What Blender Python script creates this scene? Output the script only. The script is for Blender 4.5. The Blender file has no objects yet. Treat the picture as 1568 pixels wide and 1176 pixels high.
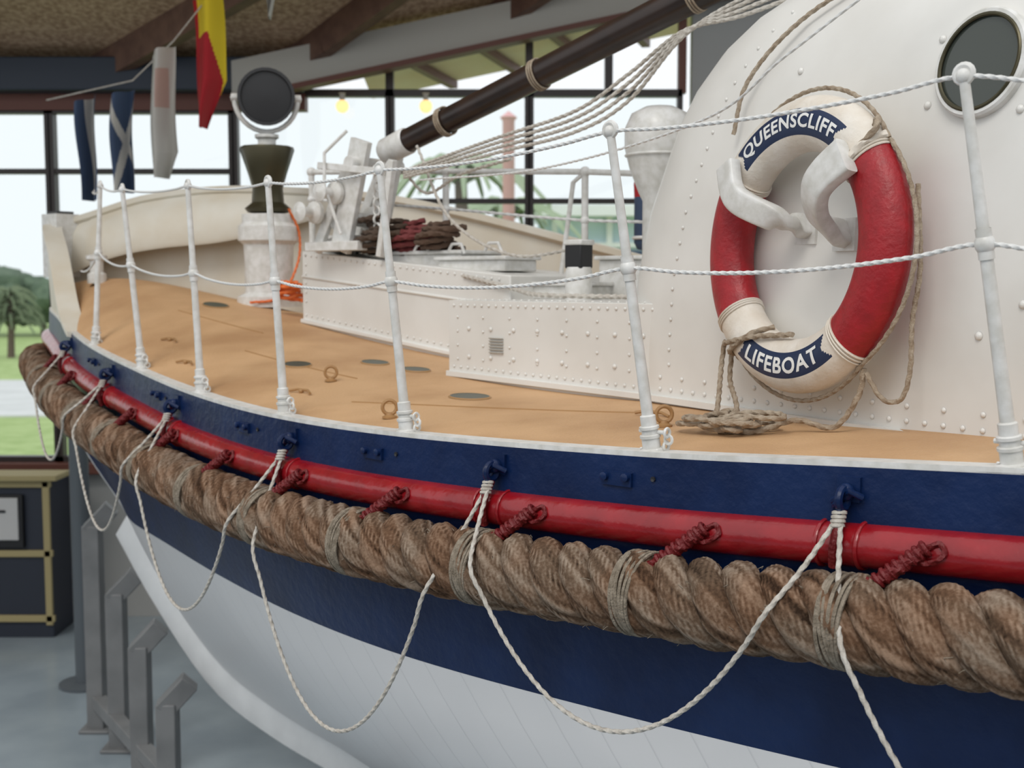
import bpy, bmesh, math, random
from mathutils import Vector, Matrix, noise
random.seed(7)
V=Vector
H=2.7   # camera eye height above the museum floor; geometry below is written relative to eye level
sc=bpy.context.scene
try:
    sc.view_settings.view_transform='Standard'
except Exception as e: print(e)

# ------------------------------------------------------------------ materials
def mat(name,col,rough=.5,metal=0,col2=None,nscale=6,bump=0,bscale=40,emit=0,coat=0,nlo=.35,nhi=.65,detail=4,spec=.5):
    m=bpy.data.materials.new(name); m.use_nodes=True
    nt=m.node_tree; b=nt.nodes['Principled BSDF']
    b.inputs['Base Color'].default_value=(*col,1); b.inputs['Roughness'].default_value=rough
    b.inputs['Metallic'].default_value=metal; b.inputs['Specular IOR Level'].default_value=spec
    if coat: b.inputs['Coat Weight'].default_value=coat; b.inputs['Coat Roughness'].default_value=.08
    if emit: 
        b.inputs['Emission Color'].default_value=(*col,1); b.inputs['Emission Strength'].default_value=emit
    tc=nt.nodes.new('ShaderNodeTexCoord')
    if col2:
        n=nt.nodes.new('ShaderNodeTexNoise'); n.inputs['Scale'].default_value=nscale; n.inputs['Detail'].default_value=detail
        nt.links.new(tc.outputs['Object'],n.inputs['Vector'])
        r=nt.nodes.new('ShaderNodeValToRGB'); r.color_ramp.elements[0].color=(*col,1); r.color_ramp.elements[1].color=(*col2,1)
        r.color_ramp.elements[0].position=nlo; r.color_ramp.elements[1].position=nhi
        nt.links.new(n.outputs['Fac'],r.inputs['Fac']); nt.links.new(r.outputs['Color'],b.inputs['Base Color'])
    if bump:
        n2=nt.nodes.new('ShaderNodeTexNoise'); n2.inputs['Scale'].default_value=bscale; n2.inputs['Detail'].default_value=5
        nt.links.new(tc.outputs['Object'],n2.inputs['Vector'])
        bp=nt.nodes.new('ShaderNodeBump'); bp.inputs['Strength'].default_value=bump; bp.inputs['Distance'].default_value=.01
        nt.links.new(n2.outputs['Fac'],bp.inputs['Height']); nt.links.new(bp.outputs['Normal'],b.inputs['Normal'])
    return m

M_white=mat('white_gloss_paint',(.69,.675,.64),.28,col2=(.765,.755,.725),nscale=3,bump=.12,bscale=9)
M_white2=mat('white_fitting_paint',(.75,.745,.73),.35,bump=.1,bscale=60,col2=(.61,.60,.565),nscale=30)
M_keel=mat('white_keel_paint',(.86,.87,.88),.35,bump=.1,bscale=20,col2=(.80,.81,.82),nscale=8)
M_cream=mat('cream_paint',(.66,.60,.49),.45,col2=(.72,.69,.61),nscale=4)
M_deck=mat('ochre_deck_paint',(.44,.25,.12),.6,col2=(.61,.38,.20),nscale=2.6,bump=.4,bscale=110,detail=9,nlo=.3,nhi=.6)
M_deckd=mat('ochre_fitting_paint',(.36,.20,.08),.5,bump=.2)
M_blue=mat('navy_gloss_paint',(.002,.011,.052),.36,col2=(.005,.020,.082),nscale=5,bump=.3,bscale=30,spec=.3)
M_red=mat('red_gloss_paint',(.31,.007,.013),.25,col2=(.235,.005,.010),nscale=12,bump=.4,bscale=22,coat=.25)
M_redk=mat('red_painted_cord',(.14,.004,.006),.5,bump=.6,bscale=90)
M_twine=mat('grey_twine',(.18,.145,.105),.9,col2=(.32,.27,.21),nscale=60,bump=.6,bscale=200)
M_line=mat('grab_line_cord',(.44,.40,.35),.85,col2=(.58,.55,.50),nscale=60,bump=.3,bscale=200)
M_wline=mat('white_lifeline_wire',(.68,.68,.67),.5)
M_tan=mat('tan_cord',(.28,.21,.145),.9,col2=(.41,.34,.26),nscale=50,bump=.4,bscale=200)
M_bred=mat('lifebuoy_red_canvas',(.36,.009,.016),.42,col2=(.28,.007,.012),nscale=30,bump=.25,bscale=90)
M_bwht=mat('lifebuoy_white_canvas',(.77,.72,.65),.45,bump=.2,bscale=90,col2=(.68,.61,.52),nscale=14)
M_bnavy=mat('lifebuoy_navy_panel',(.010,.025,.075),.45)
M_letter=mat('white_lettering',(.82,.82,.80),.45)
M_glassd=mat('porthole_glass',(.05,.058,.05),.12)
M_dark=mat('dark_metal',(.02,.02,.022),.4)
M_black=mat('black_paint',(.012,.012,.014),.45)
M_green=mat('dark_green_scuttle',(.04,.055,.04),.35)
M_brass=mat('aged_brass',(.07,.062,.035),.35,metal=.6)
M_wood=mat('varnished_dark_spar',(.016,.009,.007),.3,col2=(.032,.017,.012),nscale=8)
M_steel=mat('cradle_grey_paint',(.15,.155,.16),.5,col2=(.20,.205,.21),nscale=5)
M_column=mat('dark_steel_column_paint',(.09,.105,.12),.4)
M_floor=mat('sealed_concrete',(.24,.29,.33),.22,col2=(.33,.39,.43),nscale=1.2,bump=.05)
M_beam=mat('stained_rafter',(.12,.06,.042),.6,col2=(.17,.09,.06),nscale=10)
M_ceil=mat('strawboard_ceiling',(.34,.21,.125),.9,col2=(.62,.43,.28),nscale=26,detail=10)
M_bbeam=mat('blue_black_beam',(.02,.03,.05),.5)
M_frame=mat('dark_window_frame',(.035,.024,.022),.4)
M_rframe=mat('redbrown_frame',(.13,.04,.025),.5)
M_fascia=mat('grey_fascia',(.44,.42,.38),.7)
M_wall=mat('grey_wall_paint',(.38,.38,.37),.7)
M_grass=mat('lawn_grass',(.28,.38,.13),.95,col2=(.38,.48,.20),nscale=3)
M_road=mat('pale_road',(.56,.56,.56),.9,col2=(.64,.64,.64),nscale=1)
M_leaf=mat('tree_foliage',(.07,.11,.07),.9,col2=(.12,.17,.11),nscale=2)
M_trunk=mat('tree_bark',(.14,.10,.08),.9)
M_orange=mat('orange_cord',(.75,.16,.03),.5)
M_yel=mat('yellow_bunting',(.75,.56,.02),.8)
M_flred=mat('red_bunting',(.42,.012,.02),.8)
M_flwh=mat('white_bunting',(.56,.54,.50),.8)
M_flpink=mat('faded_red_bunting',(.50,.34,.29),.8)
M_flbl=mat('blue_bunting',(.05,.08,.15),.8)
M_cab=mat('display_navy_panel',(.02,.025,.04),.5)
M_gold=mat('display_yellow_trim',(.36,.30,.15),.75)
M_lampglow=mat('reflected_lamp_glow',(1,.62,.26),.5,emit=1.3)  # emissive colour for lamp glows reflected in the window
M_paper=mat('exhibit_sheet',(.5,.5,.5),.7)
M_soffit=mat('timber_soffit',(.85,.64,.50),.7,col2=(.88,.72,.60),nscale=3)
M_pav=mat('pavilion_pale_blue',(.52,.66,.74),.7,col2=(.62,.74,.80),nscale=1)
M_pavw=mat('pavilion_white_trim',(.80,.82,.82),.7)
M_pink=mat('faded_red_pole',(.72,.40,.40),.6)
M_frond=mat('pale_frond',(.36,.44,.30),.9)

# laid coir: colour streaks follow the yarns through the 'yarn' attribute written on the mesh
def coir():
    m=bpy.data.materials.new('coir_rope'); m.use_nodes=True; nt=m.node_tree; b=nt.nodes['Principled BSDF']; b.inputs['Roughness'].default_value=.95
    b.inputs['Specular IOR Level'].default_value=.15
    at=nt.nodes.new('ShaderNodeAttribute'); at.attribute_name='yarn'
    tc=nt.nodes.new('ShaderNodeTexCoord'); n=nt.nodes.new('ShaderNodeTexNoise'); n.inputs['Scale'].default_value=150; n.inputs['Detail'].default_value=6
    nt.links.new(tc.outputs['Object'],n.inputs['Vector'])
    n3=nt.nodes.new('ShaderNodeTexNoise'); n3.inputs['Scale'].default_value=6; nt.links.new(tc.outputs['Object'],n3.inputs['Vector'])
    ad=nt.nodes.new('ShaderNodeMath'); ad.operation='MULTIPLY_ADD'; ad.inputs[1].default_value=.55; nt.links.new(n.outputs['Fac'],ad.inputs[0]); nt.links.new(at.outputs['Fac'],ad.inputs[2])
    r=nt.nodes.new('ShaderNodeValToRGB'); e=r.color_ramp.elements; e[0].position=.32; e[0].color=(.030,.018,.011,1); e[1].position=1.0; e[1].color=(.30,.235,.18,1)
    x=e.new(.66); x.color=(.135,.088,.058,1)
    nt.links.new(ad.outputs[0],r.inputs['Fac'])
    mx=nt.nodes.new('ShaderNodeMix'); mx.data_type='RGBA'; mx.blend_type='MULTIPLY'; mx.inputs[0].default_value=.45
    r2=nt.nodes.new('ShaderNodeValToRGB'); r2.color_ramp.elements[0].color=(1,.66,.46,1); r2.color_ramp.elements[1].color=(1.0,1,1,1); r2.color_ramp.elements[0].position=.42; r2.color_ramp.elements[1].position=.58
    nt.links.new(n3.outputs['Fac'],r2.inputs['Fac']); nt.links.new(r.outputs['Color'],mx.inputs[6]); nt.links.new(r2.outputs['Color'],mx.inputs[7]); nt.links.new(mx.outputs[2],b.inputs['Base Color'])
    bp=nt.nodes.new('ShaderNodeBump'); bp.inputs['Strength'].default_value=.8; bp.inputs['Distance'].default_value=.004
    nt.links.new(ad.outputs[0],bp.inputs['Height']); nt.links.new(bp.outputs['Normal'],b.inputs['Normal'])
    return m
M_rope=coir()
def plank_mat():
    m=mat('white_planked_topside',(.60,.61,.62),.3)
    nt=m.node_tree; b=nt.nodes['Principled BSDF']
    tc=nt.nodes.new('ShaderNodeTexCoord')
    d=nt.nodes.new('ShaderNodeVectorMath'); d.operation='DOT_PRODUCT'; d.inputs[1].default_value=(.766*6.5,-.643*6.5,3.6)
    nt.links.new(tc.outputs['Object'],d.inputs[0])
    fr=nt.nodes.new('ShaderNodeMath'); fr.operation='FRACT'; nt.links.new(d.outputs['Value'],fr.inputs[0])
    r=nt.nodes.new('ShaderNodeValToRGB'); e=r.color_ramp.elements
    e[0].position=0; e[0].color=(0,0,0,1); e[1].position=.05; e[1].color=(1,1,1,1)
    nt.links.new(fr.outputs[0],r.inputs['Fac'])
    n=nt.nodes.new('ShaderNodeTexNoise'); n.inputs['Scale'].default_value=2.5; nt.links.new(tc.outputs['Object'],n.inputs['Vector'])
    mx=nt.nodes.new('ShaderNodeMix'); mx.data_type='RGBA'
    mx.inputs[6].default_value=(.66,.655,.67,1); mx.inputs[7].default_value=(.78,.775,.785,1)
    nt.links.new(r.outputs['Color'],mx.inputs[0]); nt.links.new(mx.outputs[2],b.inputs['Base Color'])
    bp=nt.nodes.new('ShaderNodeBump'); bp.inputs['Strength'].default_value=.14; bp.inputs['Distance'].default_value=.003
    nt.links.new(r.outputs['Color'],bp.inputs['Height']); 
    b2=nt.nodes.new('ShaderNodeBump'); b2.inputs['Strength'].default_value=.25; b2.inputs['Distance'].default_value=.02
    nt.links.new(n.outputs['Fac'],b2.inputs['Height']); nt.links.new(bp.outputs['Normal'],b2.inputs['Normal'])
    nt.links.new(b2.outputs['Normal'],b.inputs['Normal'])
    return m
M_plank=plank_mat()
def glass_mat():
    m=bpy.data.materials.new('window_glass'); m.use_nodes=True; nt=m.node_tree
    nt.nodes.clear(); o=nt.nodes.new('ShaderNodeOutputMaterial'); t=nt.nodes.new('ShaderNodeBsdfTransparent')
    g=nt.nodes.new('ShaderNodeBsdfGlossy'); g.inputs['Roughness'].default_value=.02; mx=nt.nodes.new('ShaderNodeMixShader'); mx.inputs[0].default_value=.05
    t.inputs[0].default_value=(.93,.975,.98,1)
    nt.links.new(t.outputs[0],mx.inputs[1]); nt.links.new(g.outputs[0],mx.inputs[2]); nt.links.new(mx.outputs[0],o.inputs[0])
    return m
M_glass=glass_mat()

# ------------------------------------------------------------------ mesh builder
def frames(P,closed=False):
    n=len(P); T=[]
    for i in range(n):
        a=P[(i-1)%n] if (closed or i>0) else P[i]
        b=P[(i+1)%n] if (closed or i<n-1) else P[i]
        t=(b-a); T.append(t.normalized() if t.length>1e-9 else V((0,0,1)))
    up=V((0,0,1)) if abs(T[0].z)<.9 else V((1,0,0))
    N=[(up-T[0]*up.dot(T[0])).normalized()]
    for i in range(1,n):
        v=N[-1]-T[i]*N[-1].dot(T[i])
        if v.length<1e-6: v=N[-1]
        N.append(v.normalized())
    return T,N,[T[i].cross(N[i]) for i in range(n)]
class MB:
    def __init__(s): s.v=[];s.f=[];s.mi=[];s.sm=[];s.mats=[];s.attr=None
    def m(s,mt):
        if mt not in s.mats: s.mats.append(mt)
        return s.mats.index(mt)
    def add(s,vs,fs,mt,smooth=True):
        o=len(s.v); s.v+= [V(x) for x in vs]; k=s.m(mt)
        for f in fs: s.f.append([i+o for i in f]); s.mi.append(k); s.sm.append(smooth)
    def grid(s,rows,mt,smooth=True,cu=False,cv=False,mf=None):
        nr=len(rows); nc=len(rows[0]); o=len(s.v)
        for r in rows: s.v+=[V(x) for x in r]
        for i in range(nr if cu else nr-1):
            for j in range(nc if cv else nc-1):
                i2=(i+1)%nr; j2=(j+1)%nc
                s.f.append([o+i*nc+j,o+i*nc+j2,o+i2*nc+j2,o+i2*nc+j]); s.sm.append(smooth)
                s.mi.append(s.m(mf(i,j) if mf else mt))
    def tube(s,P,r,mt,n=8,closed=False,rf=None,caps=True):
        P=[V(p) for p in P]; T,N,B=frames(P,closed); rows=[]
        for i,p in enumerate(P):
            rr=r[i] if isinstance(r,(list,tuple)) else r; row=[]
            for k in range(n):
                a=2*math.pi*k/n; q=rr*(rf(i,a) if rf else 1)
                row.append(p+N[i]*math.cos(a)*q+B[i]*math.sin(a)*q)
            rows.append(row)
        s.grid(rows,mt,True,cu=closed,cv=True)
        if caps and not closed:
            s.add(rows[0],[list(range(n))],mt,False); s.add(rows[-1],[list(range(n))],mt,False)
    def laid(s,ctrl,r,mt,pitch=.045,step=None,closed=False,n=12):
        step=step or pitch/7
        P=resample(spline(ctrl,closed),step)
        s.tube(P,r,mt,n=n,rf=lambda i,a: 1+.17*math.cos(3*a-2*math.pi*i*step/pitch))
    def box(s,c,sx,sy,sz,mt,ax=None):
        c=V(c); ax=ax or (V((1,0,0)),V((0,1,0)),V((0,0,1)))
        vs=[c+ax[0]*sx*.5*i+ax[1]*sy*.5*j+ax[2]*sz*.5*k for i in(-1,1) for j in(-1,1) for k in(-1,1)]
        s.add(vs,[[0,1,3,2],[4,6,7,5],[0,4,5,1],[2,3,7,6],[0,2,6,4],[1,5,7,3]],mt,False)
    def beam(s,p,q,w,h,mt,up=V((0,0,1))):
        p=V(p);q=V(q); t=(q-p); L=t.length; t.normalize(); x=t.cross(up).normalized(); z=x.cross(t)
        s.box((p+q)/2,w,L,h,mt,(x,t,z))
    def lathe(s,prof,o,mt,axis=V((0,0,1)),n=16,smooth=True):
        o=V(o); axis=V(axis).normalized(); u=axis.orthogonal().normalized(); w=axis.cross(u)
        rows=[[o+axis*z+(u*math.cos(2*math.pi*k/n)+w*math.sin(2*math.pi*k/n))*max(r,1e-4) for k in range(n)] for r,z in prof]
        s.grid(rows,mt,smooth,cv=True)
    def ball(s,c,r,mt,n=10,axis=V((0,0,1)),sq=1):
        s.lathe([(r*math.sin(math.pi*i/8),-r*sq*math.cos(math.pi*i/8)) for i in range(9)],c,mt,axis=axis,n=n)
    def dome(s,c,r,nrm,mt,n=8,hh=.7):
        s.lathe([(r,0),(r*.85,r*hh*.55),(r*.45,r*hh*.9),(0,r*hh)],c,mt,axis=nrm,n=n)
    def torus(s,c,R,r,nrm,mt,n=24,k=8):
        nrm=V(nrm).normalized(); u=nrm.orthogonal().normalized(); w=nrm.cross(u); c=V(c)
        s.tube([c+(u*math.cos(2*math.pi*i/n)+w*math.sin(2*math.pi*i/n))*R for i in range(n)],r,mt,n=k,closed=True)
    def finish(s,name,parent=None,bevel=0,shift=True,recalc=True,angle=40):
        me=bpy.data.meshes.new(name)
        dz=V((0,0,H)) if shift else V((0,0,0))
        me.from_pydata([tuple(v+dz) for v in s.v],[],s.f)
        for x in s.mats: me.materials.append(x)
        me.polygons.foreach_set('material_index',s.mi); me.polygons.foreach_set('use_smooth',s.sm)
        if s.attr:
            at=me.attributes.new('yarn','FLOAT','POINT'); at.data.foreach_set('value',(s.attr+[.5]*len(s.v))[:len(s.v)])
        if recalc:
            bm=bmesh.new(); bm.from_mesh(me); bmesh.ops.recalc_face_normals(bm,faces=bm.faces); bm.to_mesh(me); bm.free()
        me.update()
        try: me.set_sharp_from_angle(angle=math.radians(angle))
        except Exception: pass
        ob=bpy.data.objects.new(name,me); sc.collection.objects.link(ob)
        if parent: ob.parent=parent
        if bevel:
            bv=ob.modifiers.new('bevel','BEVEL'); bv.width=bevel; bv.segments=2; bv.limit_method='ANGLE'; bv.angle_limit=math.radians(50)
        return ob
def empty(name):
    e=bpy.data.objects.new(name,None); sc.collection.objects.link(e); return e
def spline(C,closed=False,k=14):
    C=[V(c) for c in C]; n=len(C); out=[]
    rng=range(n) if closed else range(n-1)
    for i in rng:
        p1=C[i];p2=C[(i+1)%n]
        p0=C[(i-1)%n] if (closed or i>0) else p1*2-p2
        p3=C[(i+2)%n] if (closed or i<n-2) else p2*2-p1
        for j in range(k):
            t=j/k; out.append(.5*((2*p1)+(p2-p0)*t+(2*p0-5*p1+4*p2-p3)*t*t+(3*p1-p0-3*p2+p3)*t**3))
    out.append(C[0] if closed else C[-1]); return out
def resample(P,step):
    out=[P[0]]; acc=0
    for i in range(len(P)-1):
        a,b=P[i],P[i+1]; L=(b-a).length
        if L<1e-9: continue
        d=step-acc
        while d<=L: out.append(a.lerp(b,d/L)); d+=step
        acc=L-(d-step)
    return out
def interp(tab,x):
    if x<=tab[0][0]: return tab[0][1]
    if x>=tab[-1][0]: return tab[-1][1]
    n=len(tab)
    for i in range(n-1):
        if tab[i][0]<=x<=tab[i+1][0]: break
    x1,y1=tab[i];x2,y2=tab[i+1]; h=x2-x1; t=(x-x1)/h
    m0=(y2-tab[i-1][1])/(x2-tab[i-1][0]) if i>0 else (y2-y1)/h
    m1=(tab[i+2][1]-y1)/(tab[i+2][0]-x1) if i<n-2 else (y2-y1)/h
    return (2*t**3-3*t*t+1)*y1+(t**3-2*t*t+t)*h*m0+(-2*t**3+3*t*t)*y2+(t**3-t*t)*h*m1

# ------------------------------------------------------------------ boat lines (a = metres aft of stem, s = metres to starboard, z rel. eye)
LB=12.0
HB=[(.1,.03),(.15,.08),(.25,.135),(.5,.245),(1,.47),(1.6,.70),(2.26,.90),(2.95,1.10),(3.61,1.26),(4.27,1.36),(5.1,1.40),(6,1.42),(7,1.42),(8,1.35),(9.1,1.07),(10.4,.68),(11.5,.245),(11.75,.135),(11.85,.08),(11.9,.03)]
SH=[(0,-.15),(.5,-.19),(1,-.235),(1.6,-.30),(2.26,-.36),(2.95,-.407),(3.61,-.427),(4.27,-.422),(5.1,-.395),(5.7,-.360),(6.2,-.335),(7,-.33),(10,-.25),(12,-.12)]
CM=[(0,.1),(.5,.2),(1,.23),(2.3,.17),(3.4,.11),(4.5,.055),(6,.05),(10,.1),(12,.1)]
KZ=[(0,-.5),(.15,-.75),(.35,-.98),(.69,-1.24),(1.1,-1.62),(1.58,-1.97),(2.0,-2.1),(2.59,-2.18),(3.5,-2.23),(9,-2.23),(10.5,-2.0),(11.5,-1.3),(12,-.5)]
BZ=[(0,-1.0),(.69,-1.19),(1.2,-1.17),(2,-1.12),(3,-1.09),(4,-1.07),(5,-1.03),(6,-.98),(7,-.97),(12,-1.0)]
def B(a,s,z): return V((-2.7+.766*a+.643*s,7.05-.643*a+.766*s,z))
AX=V((.766,-.643,0)); SX=V((.643,.766,0)); ZX=V((0,0,1))
hb=lambda a:interp(HB,a); sh=lambda a:interp(SH,a)
def deckz(a,s):
    b=max(hb(a),.02); return sh(a)+interp(CM,a)*(1-min(1,(s/b)**2))
EP=[]
def astations(lo,hi,st):
    n=int(round((hi-lo)/st)); return [lo+(hi-lo)*i/n for i in range(n+1)]
al=[.1,.11,.125,.15,.19,.24,.3,.37]+astations(.45,11.55,.075)+[11.63,11.7,11.76,11.81,11.85,11.875,11.89,11.9]
for a in reversed(al): EP.append((a,-1))
for a in al: EP.append((a,1))
EPp=[B(a,sd*hb(a),sh(a)) for a,sd in EP]
def normals(P):
    out=[]
    for i in range(len(P)):
        t=P[min(i+1,len(P)-1)]-P[max(i-1,0)]; t.z=0; t.normalize(); out.append(V((t.y*-1,t.x,0)))
    return out
EPn=normals(EPp)
for i,(a,sd) in enumerate(EP):
    c=EPn[i]
    if a>1 and c.dot(SX*sd)<0: EPn=[-x for x in EPn]; break
for _ in range(3):
    EPn=[(EPn[max(i-1,0)]+EPn[i]*2+EPn[min(i+1,len(EPn)-1)]).normalized() for i in range(len(EPn))]
def port(a,o=0,dz=0):
    p=B(a,-hb(a),sh(a)); q=B(a+.02,-hb(a+.02),0); q0=B(a-.02,-hb(a-.02),0); t=(q-q0).normalized(); n=V((t.y,-t.x,0))
    if n.dot(SX)>0: n=-n
    return p+n*o+V((0,0,dz))
def portn(a):
    d=port(a,1,0)-port(a,0,0); return d.normalized()
def sweep(mb,prof,mt,lo=0,hi=None,closed=True,smooth=False):
    hi=hi or len(EP)
    rows=[[EPp[i]+EPn[i]*o+V((0,0,dz)) for o,dz in prof] for i in range(lo,hi)]
    mb.grid(rows,mt,smooth,cv=closed)

boat=empty('lifeboat')
mb=MB()
def sec(a,z):
    ze=sh(a); zk=interp(KZ,a); u=max(0,min(1,(ze-z)/(ze-zk))); f=min(1,min(a,LB-a)/5.6)
    p=1.15+2.1*f; return hb(a)*(1-u**p)**(1.05-.38*f)+.012
for sd in (-1,1):
    for part,(mt) in enumerate((M_blue,M_plank)):
        rows=[]
        for a in al:
            ze=sh(a)-.0; zk=interp(KZ,a); zb=max(interp(BZ,a),zk+.02)
            zs=[ze+(zb-ze)*i/8 for i in range(9)] if part==0 else [zb+(zk-zb)*(1-(1-i/18)**1.6) for i in range(19)]
            rows.append([B(a,sd*sec(a,z),z) for z in zs])
        mb.grid(rows,mt,True)
mb.finish('hull',boat)
mb=MB(); rows=[]
for a in [.78,.80]+astations(.85,11.3,.1):
    zk=interp(KZ,a); t=V((0.1,0,interp(KZ,a+.05)-interp(KZ,a-.05))).normalized(); nx,nz=t.z,-t.x
    w=.055; o=-.125
    ring=[(w,.06),(w,o+.015),(w*.8,o),(-w*.8,o),(-w,o+.015),(-w,.06)]
    rows.append([B(a+nx*(-dd),s_,zk+nz*(-dd)) for s_,dd in ring])
mb.grid(rows,M_keel,False,cv=True); mb.add(rows[0],[list(range(6))],M_keel,False)
mb.finish('keel_band',boat,bevel=.012)
# deck
mb=MB(); rows=[]
for a in al: rows.append([B(a,hb(a)*k/14,deckz(a,hb(a)*k/14)) for k in range(-14,15)])
mb.grid(rows,M_deck,True)
for a0,s0,a1,s1 in ((3.7,-1.02,4.75,-.80),(2.6,-.6,3.4,-.72),(1.7,-.3,2.4,-.35)):
    P=[B(a0+(a1-a0)*i/10,s0+(s1-s0)*i/10,deckz(a0+(a1-a0)*i/10,s0+(s1-s0)*i/10)+.0) for i in range(11)]
    mb.tube(P,.0028,M_deckd,n=6)
mb.finish('deck',boat)
mb=MB()
sweep(mb,[(-.045,-.02),(-.045,.010),(.012,.010),(.012,-.004)],M_white2)
sweep(mb,[(-.02,-.002),(.014,-.002),(.018,-.116),(-.02,-.116)],M_blue)
mb.finish('gunwale_strake',boat)
mb=MB()
prof=[(-.01,-.110)]+[(.018+.044*math.cos(t),-.157+.044*math.sin(t)) for t in [math.radians(90-18*i) for i in range(11)]]+[(-.01,-.202)]
sweep(mb,prof,M_red,closed=True,smooth=True)
eyes=[6.54,5.6,4.66,3.75,2.83,2.0,1.2]
for e in eyes:
    for da in (.035,-.05):
        P=[port(e+da,.018+.0455*math.cos(t),-.157+.0455*math.sin(t)) for t in [math.radians(100-20*i) for i in range(11)]]
        mb.tube(P,.005,M_red,n=6)
mb.finish('fender_moulding',boat,angle=60)

# ------------------------------------------------------------------ rope fender
def rope_path():
    i0=[i for i,(a,sd) in enumerate(EP) if sd==-1 and a<8.2][0]; i1=[i for i,(a,sd) in enumerate(EP) if sd==1 and a>3.5][0]
    P=[EPp[i]+EPn[i]*.098+V((0,0,-.291)) for i in range(i0,i1)]
    for _ in range(6): P=[P[0]]+[(P[i-1]+P[i]*2+P[i+1])/4 for i in range(1,len(P)-1)]+[P[-1]]
    return resample(P,.007)
RP=rope_path(); mb=MB(); T,N,Bn=frames(RP); mb.attr=[]
pitch=.262; NS=42
for k in range(3):
    C=[]
    for i,p in enumerate(RP):
        w=2*math.pi*i*.007/pitch+k*2*math.pi/3
        C.append(p+(N[i]*math.cos(w)+Bn[i]*math.sin(w))*(.0535+.003*noise.noise(V((i*.03,k*9,0)))))
    tw=.24
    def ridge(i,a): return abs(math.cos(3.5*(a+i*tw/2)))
    def rf(i,a,C=C,k=k):
        c=C[i]; b=a+i*tw/2
        return .95+.09*ridge(i,a)+.08*noise.noise(V((c.x*15+math.cos(a),c.y*15+math.sin(a),c.z*15)))+.08*noise.noise(V((math.cos(b)*5,math.sin(b)*5,i*.05+k*50)))
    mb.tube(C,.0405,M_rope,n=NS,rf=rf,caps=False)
    for i in range(len(C)):
        for j in range(NS):
            a=2*math.pi*j/NS; b=a+i*tw/2
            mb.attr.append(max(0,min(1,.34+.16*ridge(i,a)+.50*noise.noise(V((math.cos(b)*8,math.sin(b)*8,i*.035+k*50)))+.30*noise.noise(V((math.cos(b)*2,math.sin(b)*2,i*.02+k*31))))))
for _ in range(1300):
    i=random.randrange(40,len(RP)-40); w=random.uniform(0,6.28)
    d=(N[i]*math.cos(w)+Bn[i]*math.sin(w)); p=RP[i]+d*.078
    q=p+d*random.uniform(.006,.016)+T[i]*random.uniform(-.02,.02); r=q+T[i]*random.uniform(-.015,.015)+V((0,0,-.006))
    mb.tube([p,q,r],.0008,M_twine,n=3,caps=False)
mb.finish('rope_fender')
mb=MB()
def rope_at(a): return port(a,.098,-.291)
lash=[6.7,6.22,5.74,5.26,4.78,4.30,3.83,3.36,2.88,2.40,1.93,1.45,1.0]
for a in lash:
    tdir=(rope_at(a+.02)-rope_at(a-.02)).normalized(); nn=portn(a)
    for k in range(6):
        c=rope_at(a-.1)+tdir*(k-2.5)*.0085
        ax=(tdir+ZX*.12*math.sin(k)).normalized()
        mb.torus(c,.0915,.0042,ax,M_twine,n=28,k=6)
    A_=port(a-.05,.105,-.212); Bp=port(a+.035,.066,-.142)
    mb.laid([port(a-.085,.135,-.24),A_,port(a-.005,.09,-.178),Bp],.0125,M_redk,pitch=.03,n=12)
    for k in range(9):
        c=A_.lerp(Bp,k/8); mb.torus(c,.0125,.0055,(Bp-A_).normalized()+ZX*.1*math.sin(k*2),M_redk,n=14,k=6)
    mb.laid([Bp,port(a+.06,.058,-.132),port(a+.07,.066,-.152),port(a+.04,.070,-.169),port(a+.01,.068,-.162)],.0055,M_redk,pitch=.03,n=8)
mb.finish('fender_lashing')
# ------------------------------------------------------------------ grab line and eye fittings
mb=MB()
for e in eyes:
    n_=portn(e); t_=n_.cross(ZX)
    mb.box(port(e,.018,-.045),.05,.012,.05,M_blue,(t_,n_,ZX))
    mb.ball(port(e,.032,-.05),.018,M_blue)
    mb.torus(port(e,.045,-.062),.02,.0085,t_,M_blue,n=16)
    mb.torus(port(e-.01,.05,-.088),.016,.007,(n_+t_).normalized(),M_blue,n=16)
    mb.tube([port(e+.03,.026,-.06),port(e+.015,.05,-.045),port(e-.03,.03,-.07)],.007,M_blue)
    mb.tube([port(e,.045,-.085),port(e,.068,-.12),port(e-.005,.072,-.157),port(e-.01,.06,-.195)],.010,M_redk,n=8)
for a in (6.0,5.03,4.17,3.42,2.6,1.7):
    n_=portn(a); t_=n_.cross(ZX)
    mb.box(port(a,.02,-.055),.085,.008,.032,M_blue,(t_,n_,ZX))
    for k in (-1,1): mb.lathe([(.010,0),(.010,.012),(.006,.014),(0,.014)],port(a+.03*k,.022,-.05),M_blue,axis=n_,n=10)
    mb.lathe([(.006,0),(.006,.004),(0,.002)],port(a+.1,.017,-.05),M_dark,axis=n_,n=8)
mb.finish('gunwale_fittings',boat)
mb=MB()
lows=[-.70,-.575,-.79,-.66,-.6,-.5]
for i in range(len(eyes)-1):
    a1,a2=eyes[i],eyes[i+1]; C=[]
    for k in range(25):
        t=k/24; x=4*t*(1-t)
        C.append(port(a1+(a2-a1)*t,.052+.150*min(1,3.6*x),-.09+(lows[i]+.09)*x**.85))
    mb.laid(C,.0050,M_line,pitch=.026)
for e in eyes:
    for k in range(4): mb.torus(port(e-.002,.055+.003*k,-.088-.008*k),.011,.0045,V((0,.2,1)),M_line,n=12,k=6)
mb.finish('grab_line')

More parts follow.
